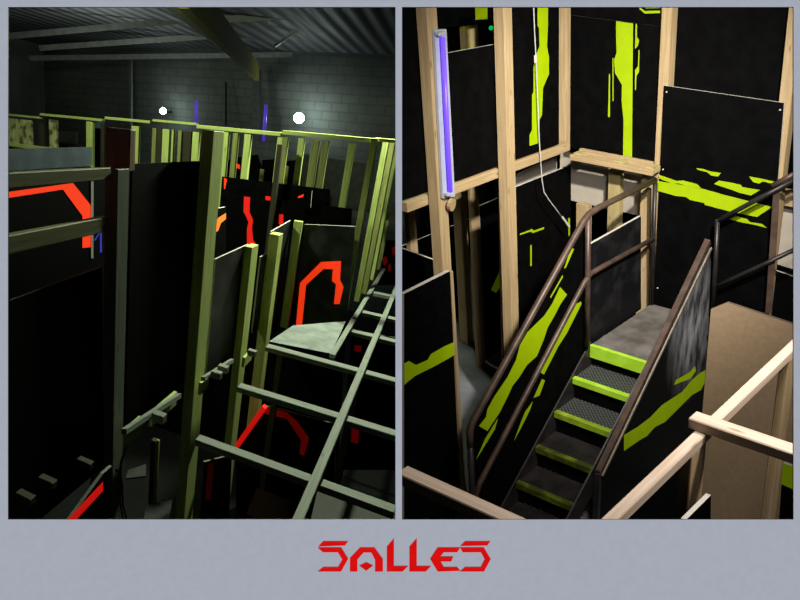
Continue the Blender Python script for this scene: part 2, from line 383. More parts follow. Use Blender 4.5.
# stringers
def stringer(b):
    bm = bmesh.new()
    a0, a1 = 4.2, AF+0.02
    c1 = CP+0.02; c0 = c1-(a1-a0)*ang
    pts = [Vector((a0,b,c0)), Vector((a1,b,c1)), Vector((a1,b,c1-0.26)), Vector((a0,b,c0-0.20))]
    addprism(bm, R, pts, 1, 0.012, 0); return finish('stringer', bm, ['dark_metal'], R.K, 0, st)
stringer(BL+0.001); stringer(BR-0.014)
GB = 3.335                                   # left guard
main = [(560,287),(567,294.5),(560,305),(554.5,315.8),(547.5,328),(544,339),(537,356),(527,365),(519.5,377),(512.5,386),(508,396),(500,412),(487.5,431),(479,426),(486,417),(487.5,409),(494,397),(507.5,377),(516,360),(520,345),(527.5,332),(544,316),(552,304)]
s2 = [(571,248),(574,249),(566,267.5),(564,268.5)]; s3 = [(562.5,275),(563,277),(551,298),(550,297)]
s4 = [(581,301.5),(581.5,304),(567,333),(558,347),(544,374.5),(538,371),(551,347),(556,338),(574,305)]
s4b = [(542,379),(545,380.5),(539.6,395.4),(533.5,398)]
s5 = [(533,401),(530,410),(520,430),(514,441),(521,422),(525,412)]
s6 = [(498,418),(495,429),(476,460),(485,439)]
gp = panel('guard_panel', R, 1, GB, [(589,214),(470,431),(473,525),(500,560),(589,352)], 0.02, LM, [main,s2,s3,s4,s4b,s5,s6], st)
gp['label'] = 'black side panel with lime green circuit stripes'
# handrails
GR = 3.29
tube('handrail', R, 1, GR, [(470,446),(470,430),(473,421),(583,222),(589,214),(598,208),(655,180)], 0.027, 'brown_metal', st)
tube('mid_rail', R, 1, GR, [(474,500),(480,482),(584,283),(590,274),(600,268),(653,239)], 0.023, 'brown_metal', st)
tube('rail_post', R, 1, GR, [(588,216),(587,346)], 0.024, 'brown_metal', st)
tube('rail_post', R, 1, GR, [(655,181),(652,304)], 0.018, 'dark_metal', st)
tube('rail_post', R, 1, GR, [(470,438),(474,540)], 0.024, 'dark_metal', st)
kp = panel('kick_panel', R, 1, GB, [(589,245),(641,216),(641,309),(590,345)], 0.02, ['black_kick','edge','lime'], [], st); kp['label'] = 'dusty black panel beside the top landing'
# right triangular guard
TB = 2.80
trg = [(709.5,247),(711,262),(703,480),(700,545),(595,560),(598,478)]
t1 = [(624,435),(637.5,427),(650,417.5),(662,405),(682,392),(692,380),(700,373),(705.5,370),(704.5,383),(701,390),(692,395),(682,405),(665,422),(655,427),(647,436),(640,440),(624,451)]
t2 = [(674,385),(676,380),(690,372),(695,366),(696,371),(690,379),(684,381)]
gc = R.at(694, 322, 1, TB); M['guard_scuff'] = scuff_spot('guard_scuff', (gc.z, gc.x), 1.9, 1.15)
gp = panel('guard_panel', R, 1, TB, trg, 0.02, ['guard_scuff','edge_dark','lime'], [t1,t2], st); gp['label'] = 'scuffed black triangular side panel with lime stripes'
pq = [R.cam(R.at(*p, 1, TB-0.01)) for p in ((708,241),(597.5,475))]
bar('handrail', pq[0], pq[1], 0.045, 0.06, 'brown_metal', st)
pq = [R.cam(R.at(*p, 1, TB-0.05)) for p in ((711.5,248),(602.5,476))]
bar('rail_edge', pq[0], pq[1], 0.012, 0.025, 'steel', st)

pq = [R.cam(R.at(*p, 1, TB-0.01)) for p in ((598,470),(595,545))]
bar('rail_post', pq[0], pq[1], 0.045, 0.045, 'dark_metal', st)
# landing on the right with its own railing
box_l = box('landing_deck', R, (6.50,6.66), (1.2,2.70), (-3.52,-3.48), 'black_dust', 1)
tag(box_l, 'dusty dark landing deck behind the brown fibreboard sheet', 'landing')
rl = empty('landing_railing', R, (6.56,2.3,-3.45), 'dark metal railing crossing in front of the lime-striped tall panel', 'railing')
AR = 6.58
def ap(px, py, a=AR): return R.cam(R.at(px, py, 0, a))
tube('top_rail', R, 0, AR, [(717,221),(760,198),(800,177)], 0.02, 'dark_metal', rl)
tube('top_rail', R, 0, AR+0.03, [(772,186),(800,171)], 0.022, 'brown_metal', rl)
tube('lower_rail', R, 0, AR, [(716,286),(760,266),(800,247)], 0.019, 'dark_metal', rl)
tube('rail_post', R, 0, AR, [(717.5,219),(713.5,308)], 0.02, 'dark_metal', rl)
p0 = R.at(777,187,0,AR+0.05); p1 = R.at(768.5,312,0,AR+0.05)
bar('rail_post', R.cam(p0), R.cam(p1), 0.05, 0.05, 'brown_metal', rl)

# fibreboard sheet
o = panel('fibreboard_sheet', R, 0, 4.7, [(711,309),(727,302.5),(830,336.5),(815,580),(690,560)], 0.02, ['fibre','edge_dark','lime'])
tag(o, 'bare brown fibreboard sheet standing right of the staircase', 'board')
o = panel('striped_panel', R, 0, 4.3, [(783,463),(820,476),(815,560),(776,560)], 0.02, LM, [[(783,463),(820,476),(818,500),(781,484)]])
tag(o, 'black panel with lime top band behind the right foreground post', 'panel')

# back wall
BG = [(659,175),(664,176.5),(677,181),(683,180.5),(697,184),(702,189),(690,187),(679,183.5),(672,183.5),(659,178.5)]
BA = [(658,181),(700,188),(725,195),(772,207),(757,217),(730,211.5),(705,205),(704,203),(690,200),(686,197),(676,196),(658,191)]
BC = [(696,168),(703,169),(709,171),(721,173),(718,176.5),(711,175.5),(707,172),(698,170)]
BD = [(719,180.5),(733,183),(741,185),(742,187),(760,190),(751,195.5),(740,193),(732,190),(714,184)]
BE = [(749,176.5),(758,178),(774,181.5),(774,184),(763,181.5),(759,183.5),(753,182)]
BF = [(729,219),(736,216),(747,219),(750,222),(762,224),(767,228),(755,225),(740,222)]
o = panel('tall_black_panel', R, 0, AW, [(664,85.5),(784,103),(766,325),(653,312)], 0.018, LM, [BG,BA,BC,BD,BE,BF])
tag(o, 'tall black panel with wide lime stripes between two back posts', 'panel')
for q in ((666.5,92),(780,110),(663,169.5),(657.5,288)):
    ball('screw', R.cam(R.at(*q, 0, AW-0.004)), 0.008, 'edge', o)
o2 = panel('upper_back_panel', R, 0, AW+0.125, [(678,-5),(795,-5),(790,112),(672,92)], 0.018, LM); tag(o2, 'plain black panel at top right between the back posts', 'panel')
# back wall striped panels
b1 = [(616,21),(633,23.5),(632,158),(623,156),(623.5,120),(621.5,100),(622,85),(615,73),(614,60),(616.5,53),(616,33)]
b2 = [(635.5,24),(637,24),(637,37),(639,40),(638,46),(635,49)]; b3 = [(638.5,50),(639.5,50),(639,72),(636.5,76),(636,90),(635,90),(635,70),(638,66)]
b4 = [(612.5,58),(613.5,58),(613.5,101),(612.5,101)]; b5 = [(609,74),(610,74),(610,117),(608,117)]
o = panel('back_striped_panel', R, 0, AW+0.06, [(570,15),(660.5,26.2),(653.6,165),(570,148)], 0.018, ['black','edge_dark','lime'], [b1,b2,b3,b4,b5])
tag(o, 'black back-wall panel with one broad upright lime stripe', 'panel')
u1 = [(640,7),(645,11),(660,10.5),(660,13),(645,13.7),(639,8.7)]; u2 = [(641,5),(660,5),(660,8),(646,8.3)]
o = panel('back_header_panel', R, 0, AW+0.05, [(570,-8),(661.8,-8),(660.5,25.5),(570,14)], 0.008, ['black','edge_dark','lime'], [u1,u2])
tag(o, 'black strip panel above the broad upright lime stripe', 'panel')
PG = 'wooden posts of the stair room'
def rpost(label, xm, ym, b0, wa, wb, yt, yb, mat='pine'):
    return tag(post2('wooden_post', R, xm, ym, b0, wa, wb, yt, yb, mat), label, 'post', PG)
def rposta(label, a0, x0, x1, y, yt, yb, t, mat='pine', dark=None):
    p = R.at(x0,y,0,a0); q = R.at(x1,y,0,a0)
    ct = yt[0] if isinstance(yt, tuple) else R.at(R.vx(x0,y,yt), yt, 0, a0).z
    cb = yb[0] if isinstance(yb, tuple) else R.at(R.vx(x0,y,yb), yb, 0, a0).z
    return tag(box('wooden_post', R, (a0,a0+t), rng(p.y,q.y), (cb,ct), mat, 2), label, 'post', PG)
BW = 4.10
rpost('pine post carrying the violet tube lamp', 428, 30, BW-0.11, 0.10, 0.09, -10, (FL,))
rpost('pine post between the tube lamp and the hanging white cable', 505, 60, BW-0.11, 0.10, 0.09, -10, (FL,))
rposta('pine corner post where the two striped walls meet', AW-0.08, 556.5, 566, 60, -10, 147, 0.07)
rposta('pine post between the upright stripe and the tall striped panel', AW-0.005+0.024, 661.5, 672, 10, -10, (CP-0.9,), 0.10)
rposta('pine post at the right edge of the tall striped panel', AW+0.024, 778.5, 791, 103, -12, (CP-0.9,), 0.10)
rposta('pine post behind the far end of the staircase handrail', AW+0.03, 641, 653, 178, 172, (FL,), 0.07)
rposta('olive pine post in front of the beige board', AW+0.10, 608, 620, 180, 168, (FL,), 0.07, 'pine_olive')
rposta('short pine post behind the handrail bend', AW+0.09, 576, 588, 204, 203, (FL,), 0.07)
# left wall panels
lp = [(537.5,3),(548,3),(548,27),(547,46),(549,57),(549,74),(543,88),(542,115),(539.5,120),(539,143),(529.5,146),(529.5,135),(532,130),(532,95),(533.5,92),(533.5,68),(535,57),(539.5,46),(539,28),(537.5,26)]
o = panel('wall_sheet', R, 1, BW, [(511,-6),(559,-12),(559,144),(514,160)], 0.018, LM, [lp]); tag(o, 'black wall sheet with jagged upright lime stripe behind white cable', 'panel')
o = panel('wall_sheet', R, 1, BW, [(437,55),(497,44),(500,165),(441,186.5)], 0.018, LM); tag(o, 'plain black wall sheet right of the violet tube lamp', 'panel')
o = panel('wall_sheet', R, 1, BW, [(401.5,-6),(432,-10),(437,188.5),(401.5,201)], 0.018, LM); tag(o, 'plain black wall sheet left of the lamp post', 'panel')
o = panel('far_header_sheet', R, 1, 4.75, [(433,-6),(500,-6),(500,23),(433,28)], 0.018, LM, [[(475,3),(487.5,3),(487.5,19),(475.5,20)]]); tag(o, 'black sheet with small lime square above the wall gap', 'panel')
o = panel('far_sheet', R, 1, 5.0, [(430,10),(505,0),(505,80),(430,90)], 0.018, LM); tag(o, 'black sheet seen through the gap beside the green light', 'panel')
o = ball('green_light', R.cam(R.at(491,28,1,4.93)), 0.021, 'green_led'); tag(o, 'small round green light in the gap above the black sheet', 'light')
o = pbox('smeared_post', R, 1, 4.86, (464,23.5), (479,50), 0.05, 'yellow_smear', 2); tag(o, 'short pine block smeared with yellow paint in the wall gap', 'block')
# ledges
ct = R.at(402,204.5,1,BW-0.02).z-0.008
o = box('ledge_rail', R, (R.at(402.5,206,1,BW+0.03).x,6.63), (BW-0.012,BW+0.10), (ct-0.075,ct), 'pine', 0); tag(o, 'long pine ledge rail along the left wall under the black sheets', 'rail', 'pine ledge rails')
# wall sheets rest on the ledge: back ledge frame
cb_ = -2.245
bl = R.at(655,163,0,AW-0.07).y
fr = empty('open_ledge', R, (AW-0.07,3.8,cb_-0.07), 'open pine ledge frame under the upright striped back wall', 'frame')
box('front_rail', R, (AW-0.15,AW-0.11), (bl-0.02,4.06), (cb_-0.07,cb_-0.022), 'pine', 1, fr)
box('back_rail', R, (AW+0.0,AW+0.04), (bl+0.06,4.06), (cb_-0.07,cb_+0.0), 'pine', 1, fr)
for bb in (4.02, 3.64, bl+0.03):
    box('cross_block', R, (AW-0.11,AW+0.0), (bb-0.045,bb+0.03), (cb_-0.065,cb_-0.010), 'pine_olive', 0, fr)
o = panel('beige_board', R, 0, AW+0.24, [(560,150),(668,178),(668,222),(560,198)], 0.02, ['beige','edge','lime']); tag(o, 'pale beige board behind the open pine ledge', 'board')
o = box('shelf_strip', R, (AW-0.12,AW+0.0), (bl,4.06), (cb_-0.085,cb_-0.075), 'grey_board', 1); tag(o, 'dull strip closing the underside of the open pine ledge', 'board')
# lower left wall
mk1 = [(519.8,233.6),(528.8,230.3),(531.8,229),(534,230.6),(544,227),(544,229),(533,233),(530.8,231.7),(520,235)]
mk2 = [(530.2,245),(531.8,245),(531.8,266),(530.2,266)]; mk3 = [(568,218),(570,218),(570,235),(568.5,236)]
o = panel('low_wall_sheet', R, 1, BW+0.12, [(500,193.5),(571,165),(571,420),(504,420)], 0.018, LM, [mk1,mk2,mk3]); tag(o, 'black low wall sheet with thin lime marks behind the staircase rail', 'panel')
o = panel('pale_strip', R, 1, BW+0.35, [(505,180),(557,157),(557,172),(505,190)], 0.018, ['beige','edge','lime']); tag(o, 'pale strip seen below the ledge above the thin-marked sheet', 'board')
PN = 5.06
o = panel('free_standing_sheet', R, 1, PN, [(479.5,206),(520,189),(520,345),(485.5,360)], 0.018, LM, [[(502,266),(505,266),(505,280),(496,293),(491,290)]]); tag(o, 'black sheet standing on grey floor with slanted lime patch', 'panel')
rpost('pine post at the left end of the sheet standing on grey floor', 473, 250, PN-0.035, 0.125, 0.033, 186, (FL,))
rpost('olive pine post left of the sheet standing on grey floor', 463, 250, PN+0.35, 0.10, 0.10, 188, (FL,), 'pine_olive')
rpost('pine post at the far left edge under the ledge', 409.5, 230, 4.9, 0.09, 0.05, 205, (FL,))
o = panel('rear_sheet', R, 1, 5.9, [(402.5,246),(470,219),(470,330),(402.5,350)], 0.018, LM); tag(o, 'black sheet with thin pale top edge behind the lamp post', 'panel')
o = panel('low_cross_sheet', R, 0, 5.1, [(402,248.5),(436,261),(436,400),(402,400)], 0.018, LM); tag(o, 'low black sheet sloping down left of the lamp post base', 'panel')
SB = 3.72
sst = [(404.3,363.5),(409,361),(416,365),(427.5,360),(431,354),(445,346),(454.3,342),(454.6,355),(435,366),(425,371),(415,376),(407,382.5),(404.3,385)]
o = panel('near_left_sheet', R, 1, SB, [(404,294),(450,271),(459.5,480),(461,530),(404,570)], 0.03, ['black','edge','lime'], [sst]); tag(o, 'black sheet at lower left with a stepped lime band', 'panel')
o = post2('edge_batten', R, 450.5, 271, SB-0.001, 0.03, 0.035, 272, (FL,), 'pine'); tag(o, 'slim pine batten on the end of the stepped-band sheet', 'batten')
# lamp
lm = empty('violet_tube_lamp', R, R.at(443,198,1,BW-0.13), 'upright fluorescent lamp with glowing violet tube on a pine post', 'lamp')
o = panel('lamp_housing', R, 1, BW-0.135, [(434.5,30),(446.5,29),(455,196.5),(443,198.5)], 0.02, ['lampgrey','lampgrey','lime'], [], lm)
q0 = R.at(442.6,37,1,BW-0.16); q1 = R.at(450.3,192,1,BW-0.16)
bar('violet_tube', R.cam(q0), R.cam(q1), 0.036, 0.036, 'purple', lm, smooth=True, round_=True)
for (x,y) in ((442.3,34),(450.6,194.5)):
    p = R.at(x,y,1,BW-0.175); box('lamp_holder', R, (p.x-0.03,p.x+0.03), (p.y,p.y+0.04), (p.z-0.012,p.z+0.012), 'lampgrey', 2, lm)
bm = bmesh.new(); c_ = R.cam(R.at(448.5,204,1,BW-0.112)); addbar(bm, c_-R.e[1]*0.04, c_-R.e[1]*0.01, 0.10, 0.10, None, True)
o = finish('wooden_disc', bm, ['pine'], R.K, 0); tag(o, 'round wooden disc on the post just below the violet lamp', 'disc')
# cable
cb = empty('white_cable', R, R.at(568,224,1,BW-0.04), 'thin white cable hanging from above down the striped wall', 'cable')
tube('cord', R, 1, BW-0.03, [(533,-12),(534.5,30),(536,60),(538,110),(539.5,145),(542,180),(544,192),(549,200),(556,209),(563,219)], 0.005, 'cable', cb)
p = [R.cam(R.at(*q,1,BW-0.03)) for q in ((562,217),(569,227))]; bar('plug', p[0], p[1], 0.02, 0.02, 'cable', cb)
p = [R.cam(R.at(*q,1,BW-0.03)) for q in ((535.5,55),(535.7,63))]; bar('cord_grip', p[0], p[1], 0.022, 0.022, 'edge', cb)
# foreground timbers
CB = -1.9
bA = R.at(600,519,2,CB).y; bB = R.at(618,519,2,CB).y
o = box('timber_beam', R, (1.72, R.at(793,338,2,CB).x+0.35), rng(bA,bB), (CB-0.045,CB), 'pine_pale', 0); tag(o, 'long pale timber beam rising diagonally across the lower right foreground', 'beam', 'foreground timbers')
p = R.at(688,418,2,CB+0.046); q = R.at(697,413,2,CB+0.046)
o = box('timber_beam', R, (p.x, p.x+0.066), (0.35, p.y), (CB+0.001,CB+0.046), 'pine_pale', 1); tag(o, 'short pale timber beam lying across the long diagonal beam', 'beam', 'foreground timbers')
p = R.at(402,475.5,2,CB); q = R.at(402,462.5,2,CB)
o = box('timber_beam', R, (p.x, q.x), (1.18, R.at(400,470,2,CB).y), (CB-0.05,CB), 'pine_pale', 1); tag(o, 'pale timber beam cutting the lower left corner of the stair view', 'beam', 'foreground timbers')
o = post2('wooden_post', R, 692, 450, bB+0.002, 0.12, 0.05, (CB-0.046,), (FL,), 'pine'); tag(o, 'knotty pine post under the crossing of the foreground beams', 'post', PG)
p = R.at(781,345,1,bB+0.002)
o = post2('wooden_post', R, 787, 380, bB+0.002, 0.085, 0.04, (CB-0.046,), (FL,), 'pine'); tag(o, 'pine post at lower right holding up the diagonal beam', 'post', PG)
o = box('under_beam_sheet', R, (1.80,2.53), (bA-0.025,bA-0.007), (FL,CB-0.047), 'black', 2); tag(o, 'black sheet under the diagonal beam left of the knotty post', 'panel')
o = panel('offcut_sheet', R, 1, 1.03, [(686,520),(711,495),(710,560),(670,560)], 0.018, LM); tag(o, 'small black sheet corner with pale edge before the knotty post', 'panel')
# strip right of the right post
o = panel('side_beige_board', R, 0, 7.0, [(776,196),(812,206),(812,275),(770,262)], 0.02, ['beige','edge','lime']); tag(o, 'pale beige board glimpsed beyond the right back post', 'board')
o = pbox('side_ledge', R, 0, 6.9, (779,189), (815,212), 0.06, 'pine', 1); tag(o, 'pine ledge end above the glimpsed beige board at right', 'rail')
o = panel('side_low_sheet', R, 0, 6.95, [(768,268),(815,284),(815,330),(764,330)], 0.02, LM); tag(o, 'low black sheet below the glimpsed beige board at right', 'panel')

# ================================================================== LEFT OPENING: the hall seen over the partitions
HF = -4.55
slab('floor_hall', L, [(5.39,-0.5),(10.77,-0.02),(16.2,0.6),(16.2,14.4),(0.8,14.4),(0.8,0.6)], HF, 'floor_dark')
struct(box('wall_hall_back', L, (16.2,16.4), (0.6,14.4), (HF,3.6), 'block', 1, bev=0))
struct(box('wall_hall_left', L, (0.6,16.2), (14.4,14.6), (HF,3.6), 'block', 0, bev=0))
struct(box('ceiling_hall', L, (9.5,16.2), (0.9,14.4), (2.05,2.12), 'corrugated', 0, bev=0))
def lc(px, py, d): return ray(px, py)*d
def lpost(name, a0, x0, x1, y, yt, yb, t, mat, lb, cat='post', group=None):
    p = L.at(x0,y,0,a0); q = L.at(x1,y,0,a0)
    ct = yt[0] if isinstance(yt, tuple) else L.at(L.vx(x0,y,yt), yt, 0, a0).z
    cb = yb[0] if isinstance(yb, tuple) else L.at(L.vx(x0,y,yb), yb, 0, a0).z
    return tag(box(name, L, (a0,a0+t), rng(p.y,q.y), (cb,ct), mat, 2), lb, cat, group)
# roof steel
o = bar('trim_rafter', lc(182,-14,7.0), lc(257,72,17.0), 0.10, 0.42, 'olive_steel'); struct(o, 'olive steel rafter')
o = bar('trim_rafter_flange', lc(150,-8,6.9), lc(250,68,16.8), 0.10, 0.03, 'pale_steel'); struct(o)
o = bar('trim_column', lc(256,70,17.2), lc(257,140,17.6), 0.2, 0.2, 'grey_board'); struct(o)
for i, (p, q, d) in enumerate((((10,36),(210,18),14), ((40,48),(240,34),16.0), ((210,20),(398,10),12.5), ((238,38),(398,31),15.5), ((30,58),(398,53),17.2))):
    o = bar('trim_purlin_%d' % (i+1), lc(*p, d), lc(*q, d), 0.08, 0.12, 'purlin'); struct(o)
o = bar('trim_brace', lc(275,46,14), lc(334,4,13), 0.05, 0.05, 'pale_steel'); struct(o)
o = bar('trim_wall_pipe', lc(131,57,19.0), lc(131,125,19.4), 0.07, 0.07, 'purlin'); struct(o)
o = bar('trim_wall_pipe_2', lc(226,82,18), lc(226,125,18), 0.035, 0.035, 'void'); struct(o)
LAMPS = [((163,111),0.085), ((299,118),0.125)]
lbl = ['smaller glowing white work lamp near the upper left back wall', 'larger glowing white work lamp over the right part of the railing']
for ((px,py),r_), lb in zip(LAMPS, lbl):
    c_ = L.cam(L.at(px,py,0,15.6))
    e_ = bpy.data.objects.new('work_lamp', None); COL.objects.link(e_); e_.location = wd(c_); e_.empty_display_size = 0.1; BASE[e_.name] = e_.location.copy(); tag(e_, lb, 'lamp', 'hall work lamps')
    ball('bulb', c_, r_, 'bulb', e_)
    bar('lamp_stem', c_+L.e[0]*0.12, c_+L.e[0]*0.55, 0.05, 0.05, 'dark_metal', e_)
for (x0,y0,x1,y1,lb) in ((196.5,101,196,126,'short violet tube right of the smaller work lamp'), (266,105,263.5,141,'violet tube left of the larger work lamp')):
    o = bar('far_violet_tube', L.cam(L.at(x0,y0,0,14.5)), L.cam(L.at(x1,y1,0,14.5)), 0.08, 0.08, 'purple_far', smooth=True, round_=True); tag(o, lb, 'lamp', 'far violet tubes')
# top-rail fence, plane a = AFN
AFN = 7.12
FP = 'posts under the long top rail'
def fpost(x0, x1, y, ct, cb, lb, mat='pine_hall', a0=AFN, t=0.07):
    p = L.at(x0,y,0,a0); q = L.at(x1,y,0,a0)
    o = box('fence_post', L, (a0,a0+t), rng(p.y,q.y), (cb,ct), mat, 2); return tag(o, lb, 'post', FP)
def frail(x0, y0, x1, h, lb, a0=AFN-0.03, t=0.10, mat='pine_hall'):
    p = L.at(x0,y0,0,a0); q = L.at(x1, y0, 0, a0)
    o = box('top_rail', L, (a0,a0+t), rng(p.y,q.y), (p.z-h,p.z), mat, 1); return tag(o, lb, 'rail', 'top rail lengths')
frail(-4,112.5,38.5,0.03,'top rail length at the far left edge')
frail(39.5,113,101.5,0.035,'top rail length over the blotchy posts')
frail(104.5,116.5,150,0.035,'top rail length above the reddish brown post head')
frail(152.5,119,196,0.03,'top rail length just under the smaller work lamp')
frail(196.6,124.6,282,0.045,'top rail length between the two violet tubes and beyond')
frail(282.5,130,372,0.05,'top rail length below the larger work lamp')
frail(375.5,137.5,398,0.04,'top rail length at the right end beyond the bright post')
TT = 0.0
for (x0,x1,mt,lb) in ((8,13.5,'pine_blotched','first blotchy fence post from the left edge'), (16,20,'pine_blotched','second blotchy fence post from the left edge'), (22,25,'pine_blotched','third blotchy fence post from the left edge'), (26.5,30.5,'pine_blotched','fourth blotchy fence post from the left edge'),
        (38.5,42,'pine_dark','dark fence post where the first two rail lengths meet'), (49,56,'pine_blotched','blotchy post right of the dark joint post'), (86,92.3,'pine_hall','pale post above the right edge of the bluish board'), (100.5,104,'pine_dark','slim dark post left of the reddish brown post head'),
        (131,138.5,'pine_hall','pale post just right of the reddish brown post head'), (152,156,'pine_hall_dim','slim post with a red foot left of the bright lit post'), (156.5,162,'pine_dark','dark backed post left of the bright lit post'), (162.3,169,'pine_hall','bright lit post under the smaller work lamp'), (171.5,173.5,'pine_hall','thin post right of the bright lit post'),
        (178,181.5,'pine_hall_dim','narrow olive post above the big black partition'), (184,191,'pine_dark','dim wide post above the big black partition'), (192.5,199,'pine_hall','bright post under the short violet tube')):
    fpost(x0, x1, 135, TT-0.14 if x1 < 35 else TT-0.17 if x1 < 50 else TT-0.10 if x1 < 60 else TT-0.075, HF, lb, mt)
o = pbox('low_rail', L, 0, AFN-0.06, (-4,144.5), (57,148.5), 0.05, 'pine_hall', 1); tag(o, 'low rail at the feet of the blotchy posts', 'rail')
o = panel('smoky_sheet', L, 0, 8.2, [(57,131),(77,132),(74,270),(55,270)], 0.02, ['grey_board','edge_dark','red']); tag(o, 'dull grey sheet between blotchy and pale posts', 'panel')
o = panel('far_blue_sheet', L, 0, 9.0, [(92,121),(104,121.5),(103,260),(91,260)], 0.02, ['black','edge_dark','bluegrey'], [[(92.5,121.6),(104,122),(104,128.5),(92.5,128)]]); tag(o, 'small bluish sheet right of the pale post', 'panel')
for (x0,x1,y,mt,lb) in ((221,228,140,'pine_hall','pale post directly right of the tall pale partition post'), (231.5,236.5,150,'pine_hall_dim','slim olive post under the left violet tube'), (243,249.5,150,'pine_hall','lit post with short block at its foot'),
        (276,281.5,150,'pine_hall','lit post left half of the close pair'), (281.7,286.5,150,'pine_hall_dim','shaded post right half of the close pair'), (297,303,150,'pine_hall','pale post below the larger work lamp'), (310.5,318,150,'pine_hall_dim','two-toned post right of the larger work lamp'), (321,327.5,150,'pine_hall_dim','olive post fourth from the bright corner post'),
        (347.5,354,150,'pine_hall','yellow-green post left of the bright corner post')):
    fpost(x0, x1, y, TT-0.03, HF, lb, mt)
RP = 'posts of the right-hand row'
for (x0,x1,mt,lb,dp) in ((362,368.5,'pine_hall','tall bright yellow-green corner post',6.99), (374,380,'pine_hall','second post of the right row behind the bright corner post',7.7), (380.7,386,'pine_hall_dim','third darker post of the right row',8.2), (387,390.5,'pine_hall','fourth thin post of the right row',9.2), (391.8,395.5,'pine_hall','last thin post of the right row at the frame edge',10.1)):
    p = L.at(x0,190,0,dp); q = L.at(x1,190,0,dp)
    o = box('row_post', L, (dp,dp+0.08), rng(p.y,q.y), (-2.02, 0.045), mt, 2); tag(o, lb, 'post', RP)
# far low walls seen through the fence
o = panel('far_low_wall', L, 0, 9.5, [(224,162),(233,158),(258,154.5),(258,156),(262,167.5),(258,330),(215,330)], 0.03, RM, [[(236,163),(240,165),(240,169),(236,168)]]); tag(o, 'black low wall far off with a tiny red patch', 'panel')
o = panel('far_low_wall', L, 0, 10.5, [(258,169),(262,168),(262,160),(275,159),(266,330),(250,330)], 0.03, RM); tag(o, 'black stepped low wall between the slim fence posts', 'panel')
o = panel('far_low_wall', L, 0, 10.2, [(284,161),(297,160),(318,163),(305,330),(272,330)], 0.03, RM); tag(o, 'black low wall under the larger work lamp', 'panel')
o = panel('far_grey_sheet', L, 0, 9.8, [(303,154),(397,168),(397,215),(300,205)], 0.02, ['grey_board','edge_dark','red']); tag(o, 'dull grey sheet behind the right half of the fence', 'panel')
for (x0,x1,y0,lb) in ((260,264,169,'stub post before the black stepped low wall'), (284.5,288.5,166,'stub post right of the close pair of posts')):
    lpost('stub_post', 8.6, x0, x1, y0, y0, (HF,), 0.06, 'pine_hall_dim', lb, 'post', 'stub posts')
o = panel('middle_sheet', L, 0, 7.03, [(222,176.5),(276,183),(330,189.5),(322,400),(205,400)], 0.02, ['black','black','red'], [[(224,178),(227,179),(225,189),(224,189)]]); tag(o, 'wide black sheet directly below the fence posts', 'panel')
zz = [(244,196.5),(250,197.2),(249.5,212),(253,220),(252,228),(253,240),(255.5,243),(254,247),(247,246),(247,229),(248.5,222),(245,214),(243.5,212)]
zz2 = [(265.5,196),(270.5,196.5),(270.5,200.5),(265.5,200)]; zz3 = [(279,214),(283.5,214.5),(283,226),(278.5,224)]
o = panel('zigzag_sheet', L, 0, 6.95, [(222,192.5),(352,209),(338,470),(215,490),(110,505),(110,330),(222,330)], 0.02, ['black','black','red_mid'], [zz,zz2,zz3]); tag(o, 'black sheet with red zigzag stripe behind the partition', 'panel')
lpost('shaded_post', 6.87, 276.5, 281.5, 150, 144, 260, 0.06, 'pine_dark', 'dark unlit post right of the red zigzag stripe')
o = panel('orange_marked_sheet', L, 1, 2.1, [(214,209.5),(226,207),(226,212),(226,300),(214,300)], 0.03, ['black','edge','orange'], [[(215,225),(218,218),(226,213),(226,219),(221,223),(218,231),(215,232)]]); tag(o, 'black sheet with an orange mark behind the tall pale post', 'panel')
o = panel('corner_offcut', L, 0, 6.84, [(297.5,196),(312,190.5),(310.5,208),(296,208)], 0.02, RM, [[(298,196.5),(304,194),(303,197),(298,198)]]); tag(o, 'small black sheet corner with a red tip above the arch panel', 'panel')

# the partition along b = PB
PB = 1.75; CR = -2.0
PP = 'partition posts'
def ppost(a0, wa, wb, ct, cb, mat, lb): return tag(box('corridor_post', L, (a0,a0+wa), (PB-wb,PB), (cb,ct), mat, 2), lb, 'post', PP)
def px_a(x, y): return L.at(x, y, 1, PB).x
# near post pair
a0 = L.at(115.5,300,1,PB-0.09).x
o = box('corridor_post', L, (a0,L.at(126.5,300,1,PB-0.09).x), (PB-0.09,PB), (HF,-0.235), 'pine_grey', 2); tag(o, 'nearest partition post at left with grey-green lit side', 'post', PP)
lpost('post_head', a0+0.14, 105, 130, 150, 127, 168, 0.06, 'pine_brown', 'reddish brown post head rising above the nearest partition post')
# tall pale post
def ppx(xm, ym, xr, wb, ct, cb, mat, lb):
    """post whose near upright edge passes (xm,ym) and whose far visible edge passes (xr,ym)"""
    b0 = PB-wb
    p = L.at(xm,ym,1,b0); q = L.at(xr,ym,1,b0)
    o = box('corridor_post', L, (p.x, q.x), (b0, PB), (cb, ct), mat, 2); return tag(o, lb, 'post', PP)
ppx(208.5, 200, 219, 0.10, -0.02, HF, 'pine_hall', 'tall pale partition post right of the big black panel')
ppx(246.5, 300, 252.5, 0.085, -1.0, HF, 'pine_hall', 'low lit partition post at the end of the scratched panel')
ppx(271, 300, 274.8, 0.12, -0.985, HF, 'pine_hall', 'low lit partition post with brown shaded front')
